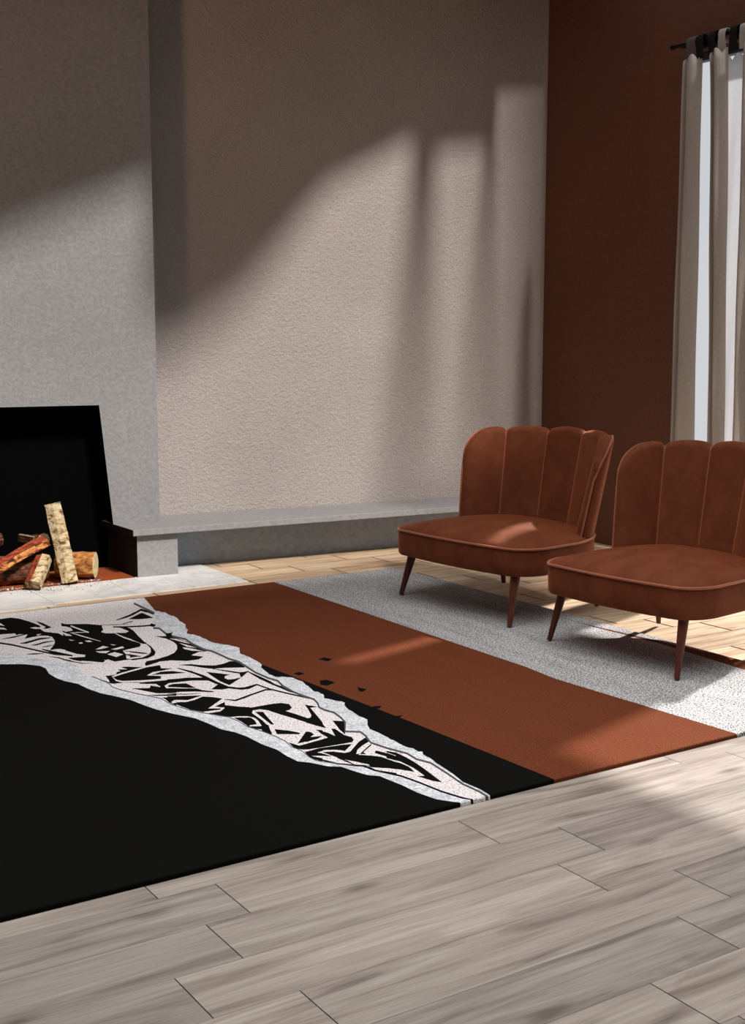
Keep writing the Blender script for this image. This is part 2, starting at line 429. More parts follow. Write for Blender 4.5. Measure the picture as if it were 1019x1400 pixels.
o = stick('firewood_log', (1.75, 7.16, .235), (2.10, 7.24, .255), circ(.045, 8), ['bark_dark', 'split_wood'], [0, 0, 1, 1, 0, 0, 0, 0], 1, .12, 22, n=18)
tag(o, 'grey-brown log with pale upper rim behind the red-topped log', 'firewood', GRP)
o = stick('firewood_log', (2.285, 7.19, .235), (2.318, 7.095, .252), circ(.043, 8, .9), ['bark_dark', 'split_wood'], [0] * 8, 1, .12, 27, n=8)
tag(o, 'stubby log end just behind the upper tip of the red-topped log', 'firewood', GRP)
# charcoal crumbs and ash
g = G()
for i in range(170):
    a = random.gauss(2.33, .2); b = random.gauss(6.84, .05)
    if b > 6.91 or b < 6.62 or a > 2.78: continue
    s = random.uniform(.0015, .0045); vs_ = [(a + s * random.uniform(-1, 1) * 1.5, b + s * random.uniform(-1, 1) * 1.5, .006 + random.random() * s * 1.5) for _ in range(4)]
    g.add(vs_, [[0, 1, 2], [0, 2, 3], [0, 1, 3], [1, 2, 3]])
tag(g.build('charcoal_crumbs', 'char'), 'dark crumbs of charcoal scattered on the marble before the logs', 'charcoal', kind='stuff')
g = G()
for i in range(260):
    a = random.uniform(1.7, 2.6); b = 6.925 + .02 * random.random()
    s = random.uniform(.003, .011); vs_ = [(a + s * random.uniform(-1, 1) * 1.5, b + s * random.uniform(-1, 1) * 1.5, .0075 + random.random() * s * 1.5) for _ in range(4)]
    g.add(vs_, [[0, 1, 2], [0, 2, 3], [0, 1, 3], [1, 2, 3]])
tag(g.build('wood_ash', 'ash'), 'grey ash and wood chips under the front logs', 'ash', kind='stuff')

# ------------------------------------------------------------------ rug
K_, W_, G_, R_, L_, D_ = 0, 1, 2, 3, 4, 5
ART = []          # (poly in metres, material) in painting order
ZR = .014
def fp(p): return on_plane(p[0], p[1], ZR)
def P(cr, mat, pts):
    x0, y0, s = cr; ART.append(([fp((x0 + a / s, y0 + b / s)) for a, b in pts], mat))
def S(cr, mat, w, pts, taper=True):
    """tapering brush stroke of w crop pixels"""
    x0, y0, s = cr; n = len(pts); L = []; Rr = []
    for i, (a, b) in enumerate(pts):
        c = pts[max(0, i - 1)]; d = pts[min(n - 1, i + 1)]
        dx, dy = d[0] - c[0], d[1] - c[1]; l = math.hypot(dx, dy) or 1
        h = w / 2 * (1.0 if not taper or 0 < i < n - 1 else .35)
        L.append((a - dy / l * h, b + dx / l * h)); Rr.append((a + dy / l * h, b - dx / l * h))
    for i in range(n - 1): P(cr, mat, [L[i], L[i + 1], Rr[i + 1], Rr[i]])
I_ = (0, 0, 1)
cA = (0, 820, 9.264); cB = (90, 815, 9.264); cC = (180, 830, 9.264); cD = (120, 890, 8.49); cE = (230, 870, 8.49)
cF = (220, 930, 8.49); cG = (320, 900, 8.49); cH = (320, 960, 8.49); cI = (420, 940, 8.49); cJ = (420, 1000, 8.49); cM = (530, 1010, 6.793); cN = (340, 880, 4.632)
RX0, RX1, RY0, RY1 = -.35, 4.27, 2.905, 6.305
# colour fields
ART.append(([(2.565, RY1), (3.409, RY1), fp((720, 912)), fp((760, 928)), (3.435, RY0), (2.577, RY0), fp((560, 986)), fp((357, 908)), fp((344, 899)), fp((325, 900)), fp((240, 872)), fp((190, 838))], R_))
ART.append(([(3.409, RY1), (RX1, RY1), (RX1, RY0), (3.435, RY0), fp((760, 928)), fp((720, 912))], L_))
ART.append(([fp((744, 838)), fp((800, 853)), (RX1 + .2, 3.62), (RX1 + .2, 2.8), fp((1060, 930)), fp((1019, 916)), fp((900, 879)), fp((815, 858))], R_))
lower = [(-160, 906), (0, 908), (34, 908), (55, 910.5), (62.5, 913.7), (67, 921), (77, 927), (88, 931), (107, 935), (121, 942), (137.7, 947.7), (157.7, 951.8), (179, 957), (196.6, 964), (214, 970), (237.7, 976), (267, 982), (284.8, 989), (302.5, 997), (321, 1001), (336.5, 1006.5), (358.9, 1017.7), (379, 1025), (393, 1034), (407, 1040.7), (426, 1043), (449, 1047.7), (466, 1048), (486, 1054.8), (502.5, 1059.5), (519, 1061), (549, 1073), (571, 1083.6), (596, 1092.4), (618, 1096), (631.6, 1098.3), (632.3, 1106)]
upper = [(675, 1096), (672, 1088), (656.6, 1079), (633, 1069), (621, 1059), (608, 1050.5), (595, 1041.6), (580, 1032), (577, 1027.5), (571, 1027), (565, 1023), (552, 1019.6), (540, 1013), (528, 1007), (505, 996.5), (502.5, 990.6), (502.5, 983.6), (492, 979.5), (476.5, 970), (470.6, 963.6), (471.8, 960.6), (464.8, 958.8), (443.6, 954.7), (442.4, 949.4), (427, 943.5), (423.7, 940), (414, 931.8), (401, 926.5), (389.5, 925.3), (376.5, 925.3), (367, 921), (360, 915.3), (357, 911.8), (358.3, 908.8), (344.7, 900), (337, 897), (329, 894), (328, 889), (326.6, 885.3), (312.4, 881.8), (289, 877.7), (273.6, 870), (255.6, 866), (257, 861.8), (253.4, 856.4), (254, 853.7), (247, 850), (244.8, 847.8), (238.3, 842.4), (231, 840.5), (225.3, 837), (213.5, 835.4), (208, 830), (197, 817), (-160, 858)]
def jag(pts, i0, i1, amp, n=4):
    out = []
    for i, p in enumerate(pts):
        out.append(p)
        if i0 <= i < i1:
            q = pts[i + 1]
            for k in range(1, n):
                out.append((p[0] + (q[0] - p[0]) * k / n + random.uniform(-amp, amp), p[1] + (q[1] - p[1]) * k / n + random.uniform(-amp, amp) * .7))
    return out
P(I_, G_, lower + jag(upper, 5, len(upper) - 3, .8))
dtop = [(183, 824.7), (194, 830), (210.8, 838)]
dmid = [(209.7, 858.6), (217.8, 859), (226.4, 866), (236, 870), (253.4, 873.7), (262, 879.7), (279, 888), (289, 890), (304, 896.5), (312.5, 900.6), (326.6, 904.7), (334.8, 910), (349.4, 919.4), (367, 927), (380, 931), (387, 938), (402.4, 946.5), (414, 951), (429.5, 956.2), (434.5, 961.5), (436.5, 967), (443.5, 970.6), (456.5, 974), (466, 981), (472, 987), (472, 1000), (493, 1000.7), (500, 1006), (507, 1015.4), (530, 1023), (556.5, 1030), (569.7, 1038), (589, 1043), (611, 1057), (633, 1072), (655, 1082), (667, 1089), (669, 1095)]
dlow = [(126, 924.7), (148, 933.6), (154, 939.5), (167, 943.6), (190.7, 949), (220, 954.8), (233, 962.5), (255, 969.5), (279, 974.8), (314, 980.6), (326, 986), (337.7, 993), (361, 1000.6), (376.5, 1006.5), (390.7, 1013.6), (399, 1021), (412, 1026), (423.7, 1035.4), (433, 1040), (449.4, 1042.4), (467, 1045), (484.8, 1047)]
dlow2 = [(484.8, 1046.5), (496.6, 1047), (512, 1053), (526, 1056), (549, 1061), (574, 1070), (603.6, 1082), (633, 1091), (648, 1094.6), (647, 1101)]
wl = [(-160, 884), (0, 891), (60, 902), (96, 906), (108.5, 911.6), (112.6, 921)]
P(I_, W_, [(-160, 858), (183, 819), (196, 829), (211, 838), (213, 848), (209.7, 858.6)] + dmid[1:] + [(660, 1099), (647, 1101)] + dlow2[::-1][1:] + dlow[::-1][1:] + wl[::-1])
# --- left head of the drawing
P(cA, K_, [(-900, 320), (-400, 300), (0, 245), (140, 225), (250, 240), (370, 275), (500, 325), (520, 345), (480, 350), (560, 405), (650, 415), (740, 425), (800, 455), (1019, 470), (1050, 680), (930, 670), (850, 640), (760, 622), (700, 625), (630, 640), (690, 560), (695, 520), (660, 470), (600, 455), (500, 455), (400, 475), (310, 495), (350, 440), (240, 435), (210, 450), (190, 425), (0, 440), (-400, 460), (-900, 470)])
P(cA, W_, [(-20, 280), (60, 332), (-10, 322)]); P(cA, W_, [(-20, 352), (50, 355), (90, 380), (0, 372)])
P(cA, W_, [(380, 355), (450, 343), (530, 365), (450, 371)]); P(cA, W_, [(880, 505), (940, 515), (900, 522)])
P(cA, W_, [(460, 440), (530, 428), (480, 452)])
P(cA, K_, [(455, 268), (550, 298), (655, 350), (600, 367), (545, 365), (580, 345), (500, 305)])
S(cA, K_, 18, [(30, 497), (160, 475), (380, 425)]); S(cA, K_, 24, [(255, 552), (330, 545), (500, 495), (640, 480)])
S(cA, K_, 18, [(400, 575), (460, 570), (560, 540), (690, 520)]); S(cA, K_, 13, [(530, 598), (600, 590), (680, 570)])
S(cA, K_, 20, [(-700, 500), (0, 548), (150, 570), (350, 615), (550, 660), (700, 690), (920, 712)])
S(cA, K_, 17, [(340, 690), (430, 685), (560, 680)]); S(cA, K_, 34, [(530, 625), (700, 672), (920, 705)])
S(cA, K_, 15, [(620, 718), (750, 735), (850, 770), (1000, 800)])
P(cA, K_, [(860, 740), (1019, 725), (1030, 780), (940, 765)])
P(cB, K_, [(-60, 340), (0, 355), (270, 352), (460, 368), (460, 400), (475, 425), (445, 455), (500, 470), (620, 470), (780, 540), (950, 600), (940, 640), (720, 690), (760, 735), (770, 790), (820, 800), (620, 830), (530, 800), (470, 840), (300, 825), (200, 820), (80, 800), (30, 780), (240, 770), (250, 745), (150, 735), (0, 690)])
P(cB, W_, [(-60, 380), (0, 385), (60, 400), (90, 435), (0, 452), (-80, 420)]); S(cB, W_, 16, [(60, 375), (190, 425), (290, 460)], False)
S(cB, W_, 9, [(50, 465), (150, 460), (290, 458)]); S(cB, W_, 13, [(70, 465), (200, 505), (440, 572)])
P(cB, W_, [(-60, 450), (0, 470), (50, 485), (80, 505), (0, 502)]); P(cB, W_, [(35, 548), (110, 560), (70, 566)])
P(cB, W_, [(240, 565), (300, 560), (340, 578), (270, 582)]); P(cB, W_, [(160, 590), (200, 584), (222, 597), (180, 603)])
P(cB, W_, [(375, 675), (470, 630), (545, 645), (450, 670)]); P(cB, W_, [(378, 700), (560, 693), (510, 723), (430, 720)])
P(cB, W_, [(572, 673), (720, 636), (740, 655), (640, 680)]); P(cB, W_, [(525, 736), (620, 708), (730, 738), (640, 772)])
P(cB, W_, [(765, 752), (855, 765), (790, 780)]); P(cB, W_, [(560, 608), (640, 618), (600, 624)]); P(cB, W_, [(480, 805), (520, 812), (560, 840), (530, 835)])
P(cB, K_, [(800, 400), (860, 440), (950, 540), (1019, 600), (980, 606), (800, 545), (620, 465), (760, 465), (800, 445), (700, 405), (600, 385), (750, 390)])
S(cB, W_, 16, [(620, 470), (740, 525), (850, 560), (950, 590)])
S(cB, K_, 9, [(450, 366), (640, 362), (800, 358)]); S(cB, K_, 15, [(600, 390), (760, 388), (1019, 378)], False)
S(cB, K_, 24, [(640, 305), (760, 265), (850, 230), (950, 175), (1030, 205)]); P(cB, K_, [(790, 292), (960, 212), (1019, 240), (1030, 285), (900, 294)])
S(cB, K_, 28, [(720, 352), (850, 318)])
S(cB, K_, 14, [(730, 692), (900, 712), (1030, 722)]); S(cB, K_, 14, [(770, 802), (900, 800), (1030, 775)]); S(cB, K_, 22, [(740, 738), (820, 748), (955, 765)])
S(cB, K_, 11, [(0, 795), (100, 832), (200, 850), (350, 850)]); P(cB, K_, [(700, 898), (800, 893), (960, 912), (900, 928), (800, 922)])
# --- neck of the drawing
P(cC, K_, [(0, 280), (60, 340), (150, 430), (250, 500), (305, 570), (290, 610), (200, 650), (0, 675), (0, 655), (130, 640), (220, 600), (245, 570), (240, 520), (190, 470), (120, 460), (0, 412)])
P(cC, K_, [(-20, 432), (100, 460), (120, 485), (-20, 520)]); S(cC, K_, 13, [(-20, 570), (100, 582), (225, 595)]); P(cC, K_, [(-20, 600), (100, 625), (-20, 640)])
S(cC, K_, 22, [(0, 90), (60, 65), (120, 30), (200, 55), (285, 88)], False); P(cC, K_, [(0, 152), (60, 110), (130, 72), (280, 135), (120, 152)])
S(cC, K_, 18, [(-20, 248), (150, 240), (300, 225)], False); P(cC, K_, [(250, 203), (312, 230), (280, 252), (220, 240)])
P(cC, K_, [(290, 370), (430, 368), (520, 372), (700, 440), (860, 500), (960, 560), (850, 570), (760, 605), (912, 628), (840, 665), (700, 682), (500, 675), (350, 690), (260, 735), (180, 745), (168, 715), (190, 685), (300, 665), (450, 620), (540, 580), (578, 530), (575, 480), (530, 440), (440, 400)])
P(cC, W_, [(480, 398), (560, 400), (720, 450), (780, 468), (690, 455), (600, 432)]); P(cC, W_, [(600, 453), (700, 478), (825, 516), (700, 502)]); P(cC, W_, [(640, 508), (740, 518), (915, 560), (760, 552), (670, 532)])
P(cC, W_, [(760, 612), (900, 580), (960, 600), (940, 628)])
P(cC, K_, [(580, 472 + 262), (750, 722), (880, 735), (1040, 740), (1040, 782), (920, 768), (750, 744)])
S(cC, K_, 20, [(580, 770), (760, 820), (920, 890), (1030, 930)])
P(cC, K_, [(-60, 838), (200, 780), (360, 735), (375, 780), (520, 775), (300, 825), (190, 865), (300, 878), (370, 875), (375, 905), (180, 930), (-60, 930)])
S(cC, W_, 16, [(190, 865), (260, 830), (380, 800), (560, 780)]); P(cC, K_, [(265, 856), (400, 815), (520, 810), (695, 832), (560, 842), (400, 852)])
S(cC, K_, 15, [(-40, 766), (180, 760)]); P(cC, K_, [(500, 916), (700, 894), (900, 892), (1030, 930), (400, 930)])
P(cD, K_, [(205, 290), (330, 275), (335, 245), (380, 235), (345, 215), (460, 212), (390, 190), (480, 183), (680, 190), (830, 165), (850, 200), (980, 205), (850, 230), (690, 285), (850, 290), (850, 320), (600, 352), (600, 367), (430, 367), (330, 377), (260, 372), (240, 330)])
S(cD, W_, 17, [(850, 130), (600, 205), (400, 260), (285, 300), (330, 340), (400, 357), (600, 350), (1030, 322)], False)
S(cD, W_, 17, [(690, 284), (760, 252), (1010, 210)]); P(cD, K_, [(735, 282), (850, 240), (1030, 238), (1030, 262), (850, 266)])
P(cD, K_, [(600, 365), (1030, 330), (1030, 500), (800, 490), (505, 434), (720, 430), (730, 400), (842, 420), (720, 385), (600, 378)])
S(cD, W_, 12, [(690, 505), (800, 500), (1030, 488)]); S(cD, W_, 18, [(700, 385), (790, 392), (842, 415)])
P(cD, W_, [(893, 405), (940, 373), (1030, 362), (1030, 432), (910, 432)]); P(cD, K_, [(938, 402), (960, 390), (1030, 385), (1030, 420), (950, 420)])
P(cD, K_, [(680, 512), (1030, 502), (1030, 520), (800, 522)]); P(cD, K_, [(860, 542), (1030, 530), (1030, 635), (950, 602), (900, 560)]); P(cD, W_, [(968, 592), (1010, 568), (1030, 600), (985, 608)])
S(cD, K_, 11, [(50, 293), (140, 330), (240, 365), (330, 385)])
P(cE, K_, [(115, 333), (200, 325), (300, 328), (430, 345), (560, 335), (650, 315), (720, 288), (830, 290), (885, 340), (890, 362), (640, 365), (530, 378), (400, 365), (280, 345)])
S(cE, K_, 15, [(520, 378), (700, 405), (850, 427), (935, 402)])
P(cE, K_, [(440, 412), (600, 430), (722, 445), (660, 460), (655, 485), (700, 503), (840, 485), (710, 567), (600, 520), (500, 455)])
P(cE, K_, [(833, 430), (938, 403), (850, 477)])
S(cE, K_, 22, [(110, 370), (250, 408), (420, 465), (560, 535), (700, 592), (850, 610), (940, 600), (1030, 565)])
P(cE, K_, [(580, 556), (640, 565), (720, 602), (620, 618), (498, 615)])
P(cE, K_, [(-10, 500), (200, 484), (405, 486), (520, 520), (600, 570), (560, 555), (440, 503), (300, 510), (200, 522), (-10, 545)])
P(cE, K_, [(0, 570), (60, 552), (210, 545), (325, 600), (200, 597), (0, 585)])
P(cE, K_, [(-10, 603), (330, 605), (400, 625), (535, 637), (510, 649), (300, 640), (-10, 650)])
S(cE, K_, 11, [(-10, 668), (200, 672), (375, 662)])
P(cE, K_, [(-10, 697), (395, 685), (230, 740), (130, 738), (70, 738), (40, 760), (-10, 745)])
P(cF, K_, [(165, 275), (190, 255), (300, 250), (480, 188), (600, 195), (715, 212), (550, 328), (700, 325), (690, 342), (500, 372), (340, 340), (250, 310)])
P(cF, K_, [(630, 305), (742, 252), (745, 288), (900, 305), (1030, 312), (1030, 420), (820, 427), (540, 385), (690, 362), (742, 322)])
S(cE, W_, 18, [(40, 765), (90, 745), (200, 755), (300, 730), (400, 695)]); S(cF, W_, 15, [(500, 372), (690, 350), (735, 322), (560, 325), (735, 225)], False)
S(cF, W_, 11, [(790, 432), (900, 424), (1030, 420)]); P(cF, K_, [(880, 442), (1030, 430), (1030, 545), (960, 500)])
S(cE, K_, 19, [(655, 730), (780, 745), (900, 705), (1030, 655)])
# --- right half
S(cG, K_, 17, [(-10, 165), (70, 170), (160, 155)]); P(cG, K_, [(62, 172), (165, 152), (78, 218)]); S(cG, K_, 12, [(-10, 245), (80, 225)])
S(cG, K_, 30, [(165, 155), (300, 225), (430, 285), (560, 338), (660, 380), (760, 415)]); P(cG, W_, [(430, 270), (480, 260), (530, 288), (548, 322), (480, 300)])
S(cG, K_, 17, [(-10, 350), (120, 345), (265, 305), (420, 358), (600, 402), (880, 465)], False); S(cG, K_, 19, [(-10, 492), (180, 430), (370, 364), (480, 370)])
P(cG, K_, [(-10, 555), (200, 572), (350, 545), (450, 528), (550, 518), (640, 532), (672, 570), (645, 600), (600, 612), (740, 655), (860, 697), (900, 682), (905, 650), (820, 537), (880, 548), (970, 565), (885, 572), (960, 660), (1030, 745), (1030, 803), (900, 762), (700, 700), (500, 640), (400, 605), (300, 592), (220, 605), (208, 635), (330, 720), (400, 790), (445, 875), (330, 849), (320, 780), (280, 720), (240, 690), (150, 672), (-10, 672)])
P(cG, K_, [(0, 690), (60, 686), (200, 690), (240, 720), (267, 765), (170, 780), (100, 745)])
P(cG, K_, [(245, 622), (335, 620), (467, 768), (430, 768)]); P(cG, K_, [(165, 790), (320, 788), (340, 825), (240, 822)])
P(cH, K_, [(320, 240), (400, 265), (440, 375), (350, 342), (320, 325)])
P(cH, K_, [(470, 313), (640, 330), (775, 357), (750, 372), (500, 371)]); P(cH, K_, [(738, 482), (835, 342), (880, 345), (928, 370), (890, 405), (1000, 393), (1030, 398), (860, 452)])
P(cH, K_, [(630, 465), (760, 505), (1030, 430), (1030, 525), (810, 552), (700, 535)])
P(cH, K_, [(818, 577), (1030, 540), (1030, 567), (960, 585), (1030, 602), (1030, 622), (900, 623), (1030, 652), (1030, 690), (900, 655)])
P(cH, K_, [(952, 320), (1030, 325), (1030, 367)])
P(cI, K_, [(-10, 215), (30, 235), (130, 355), (222, 473), (100, 440), (-10, 408), (-10, 360), (40, 358), (50, 320)]); P(cI, K_, [(-10, 222), (40, 208), (130, 225), (40, 234)])
P(cI, K_, [(295, 383), (420, 390), (447, 400), (442, 545), (380, 490)])
P(cI, K_, [(103, 486), (240, 525), (327, 562), (280, 478), (325, 478), (430, 550), (520, 575), (543, 610), (520, 635), (200, 690), (-10, 722), (-10, 657), (100, 625), (242, 580), (170, 540)])
P(cI, K_, [(-10, 513), (50, 520), (77, 545), (38, 577), (170, 563), (130, 592), (-10, 632)])
P(cI, K_, [(-10, 745), (130, 705), (400, 665), (522, 655), (440, 735), (340, 722), (200, 725), (115, 752), (200, 770), (300, 800), (200, 795), (-10, 780)])
P(cJ, K_, [(175, 240), (300, 233), (440, 250), (500, 235), (600, 120), (680, 70), (722, 110), (720, 120), (640, 170), (590, 205), (570, 262), (620, 255), (740, 145), (748, 160), (655, 240), (690, 268), (860, 288), (1040, 350), (1040, 432), (880, 425), (735, 415), (720, 385), (560, 350), (400, 320)])
S(cJ, W_, 11, [(600, 266), (740, 274), (860, 288), (1040, 352)], False)
P(cJ, K_, [(795, 225), (820, 225), (900, 245), (1040, 300), (1040, 330), (900, 285), (785, 250)])
P(cJ, W_, [(575, 262), (580, 220), (640, 165), (722, 115), (735, 130), (700, 155), (610, 245)])
S(cJ, K_, 18, [(55, 300), (200, 337), (350, 375), (560, 392), (740, 402)]); S(cJ, K_, 20, [(350, 305), (460, 345), (550, 385)])
S(cJ, K_, 18, [(710, 412), (800, 455), (1040, 492)], False)
P(cM, K_, [(-10, 112), (80, 128), (150, 160), (240, 210), (330, 270), (510, 405), (420, 392), (270, 345), (347, 345), (240, 270), (120, 212), (-10, 180)]); S(cM, W_, 12, [(-10, 128), (78, 158)])
P(cM, K_, [(-10, 197), (120, 225), (200, 260), (252, 308), (120, 287), (-10, 272)]); P(cM, K_, [(775, 570), (818, 573), (802, 612), (772, 606)])
# --- torn-edge outlines
S(I_, D_, 2.6, dtop, False); S(I_, D_, 2.6, dmid, False)
S(I_, D_, 1.2, dlow, False); S(I_, K_, 2.4, dlow2, False)
P(cC, K_, [(430, 335), (500, 325), (525, 315), (505, 350), (520, 380), (440, 378)])
# --- loose flecks
for pts in ([(440, 98), (480, 87), (530, 98), (500, 113)], [(278, 190), (320, 179), (356, 190), (320, 201)], [(450, 235), (490, 227), (550, 245), (500, 266), (458, 262)], [(690, 275), (750, 290), (720, 306), (698, 300)], [(770, 405), (800, 394), (842, 394), (830, 410), (790, 414)], [(912, 460), (980, 452), (960, 467)]):
    P(cN, K_, pts)
rect = [(RX0, RY0), (RX1, RY0), (RX1, RY1), (RX0, RY1)]
def clip(p): return (min(max(p[0], RX0), RX1), min(max(p[1], RY0), RY1))
polys = [[clip(q) for q in p] for p, _ in ART]
# heavily overlapping outlines, so triangulate once, then paint each triangle with the last polygon covering it
vs, fs = cdt([rect] + [p for p in polys if len(p) > 2])
boxes = [(min(q[0] for q in p), max(q[0] for q in p), min(q[1] for q in p), max(q[1] for q in p)) for p in polys]
fm = []; ff = []
for f in fs:
    c = sum((vs[i] for i in f), Vector((0, 0))) / len(f)
    if not (RX0 < c.x < RX1 and RY0 < c.y < RY1): continue
    m = K_
    for k in range(len(polys) - 1, -1, -1):
        b = boxes[k]
        if b[0] <= c.x <= b[1] and b[2] <= c.y <= b[3] and inside(c, polys[k]): m = ART[k][1]; break
    ff.append(list(f)); fm.append(m)
vv = [(v.x, v.y, ZR) for v in vs]
nb = len(vv)
# rounded edge skirt: split along border where colours change
edges = {}
for fi, f in enumerate(ff):
    for i in range(len(f)):
        e = (f[i], f[(i + 1) % len(f)]); edges.setdefault(tuple(sorted(e)), []).append((e, fi))
for key, l in edges.items():
    if len(l) == 1:
        (a, b), fi = l[0]
        pa, pb = vs[a], vs[b]
        if not ((abs(pa.y - pb.y) < 1e-5 and (abs(pa.y - RY0) < 1e-4 or abs(pa.y - RY1) < 1e-4)) or (abs(pa.x - pb.x) < 1e-5 and (abs(pa.x - RX0) < 1e-4 or abs(pa.x - RX1) < 1e-4))): continue
        d = (pb - pa).normalized(); nrm = Vector((d.y, -d.x))
        k = len(vv)
        for off, z in ((.003, ZR - .003), (.004, .0005)):
            vv += [(pa.x + nrm.x * off, pa.y + nrm.y * off, z), (pb.x + nrm.x * off, pb.y + nrm.y * off, z)]
        ff.append([b, a, k, k + 1]); fm.append(fm[fi]); ff.append([k + 1, k, k + 2, k + 3]); fm.append(fm[fi])
rug = obj('area_rug', vv, ff, ['pile_black', 'pile_white', 'pile_paper', 'pile_rust', 'pile_heather', 'pile_outline'], None, False, fm)
tag(rug, 'large rug with black, torn black-and-white drawing, rust and heather grey bands', 'rug')

# ------------------------------------------------------------------ armchairs (local: -X is the front, Y sideways, z up)
def smooth(t): t = min(max(t, 0), 1); return t * t * (3 - 2 * t)
SEAT_T = .382; SEAT_B = .245
def seat_outline(n=112):
    """rounded D: straight front, quarter-round front corners, sides narrowing to a round back"""
    pts = []
    xf, xb, hw = -.40, .40, .51
    def corner(cx, cy, rx, ry, a0, a1, k):
        return [(cx + rx * math.cos(a0 + (a1 - a0) * i / k), cy + ry * math.sin(a0 + (a1 - a0) * i / k)) for i in range(k)]
    pts += corner(xf + .17, hw - .14, .17, .14, PI, PI / 2, 16)
    pts += corner(xb - .42, hw - .38, .42, .38, PI / 2, 0, 30)
    pts += corner(xb - .42, -hw + .38, .42, .38, 0, -PI / 2, 30)
    pts += corner(xf + .17, -hw + .14, .17, .14, -PI / 2, -PI, 16)
    # slight bow of the front edge
    out = []
    for i, p in enumerate(pts): out.append(p)
    k = 10; a = pts[-1]; b = pts[0]
    for i in range(0, k + 1):
        t = i / k; y_ = a[1] + (b[1] - a[1]) * t
        out.append((xf - .022 * math.sin(PI * t), y_))
    out = [(a, b * (1 - .07 * smooth((a + .15) / .4))) for a, b in out]
    # remove duplicates
    res = []
    for p in out:
        if not res or math.dist(p, res[-1]) > 1e-4: res.append(p)
    if math.dist(res[0], res[-1]) < 1e-4: res.pop()
    return res
def make_seat(parent):
    ol = seat_outline(); N = len(ol); vs = []; fs = []
    cx, cy = 0.0, 0.0
    rings = [(.93, SEAT_B + .004), (.985, SEAT_B), (1.0, SEAT_B + .010), (1.004, SEAT_B + .06), (1.0, SEAT_T - .012), (.992, SEAT_T)]
    for k in range(1, 9):
        s = 1 - k / 8.6; d = 1 - s
        rings.append((s * .992, SEAT_T + .075 * math.sin(min(1, d * 1.15) * PI / 2) ** .8))
    for s, z in rings:
        for p in ol: vs.append((p[0] * s, p[1] * s, z))
    for r in range(len(rings) - 1):
        for i in range(N): fs.append([r * N + i, r * N + (i + 1) % N, (r + 1) * N + (i + 1) % N, (r + 1) * N + i])
    fs.append(list(range(N))[::-1]); fs.append([(len(rings) - 1) * N + i for i in range(N)])
    o = recalc(obj('seat', vs, fs, 'velvet_rust', parent, True))
    g = G(); g.tube([(p[0] * 1.003, p[1] * 1.003, SEAT_T - .002) for p in ol], .0065, 8, True)
    g.build('seat_piping', 'velvet_piping_sheen', o, True)
    return o
NCH = 5
def back_base(s, z):
    """plan curve of the shell at height z for s in [-1,1]; returns point and outward normal"""
    h = (z - .3) / .63
    hw = .445 + .07 * h                      # half width grows upwards
    depth = .31                               # how far the wings come forward
    ang = s * 1.22
    xc = .405 + .11 * h
    def pt(a): return Vector((xc - depth * (1 - math.cos(a)) / (1 - math.cos(1.22)), hw * math.sin(a) / math.sin(1.22) + .03))
    p = pt(ang); q = pt(ang + .01); d = (q - p).normalized()
    return p, Vector((d.y, -d.x))
def z_top(s):
    a = abs(s)
    c = (s + 1) / 2 * NCH; fr = c - math.floor(c) if c < NCH else 1.0
    arch = math.sqrt(max(0, 1 - (2 * fr - 1) ** 2))
    base = .898 - .012 * a
    z = base + .030 * arch ** .9 - .012
    if a > .70:
        t = (a - .70) / .30
        z = (base + .012) - .20 * (1 - math.sqrt(max(0, 1 - t ** 2.4)))
    return z
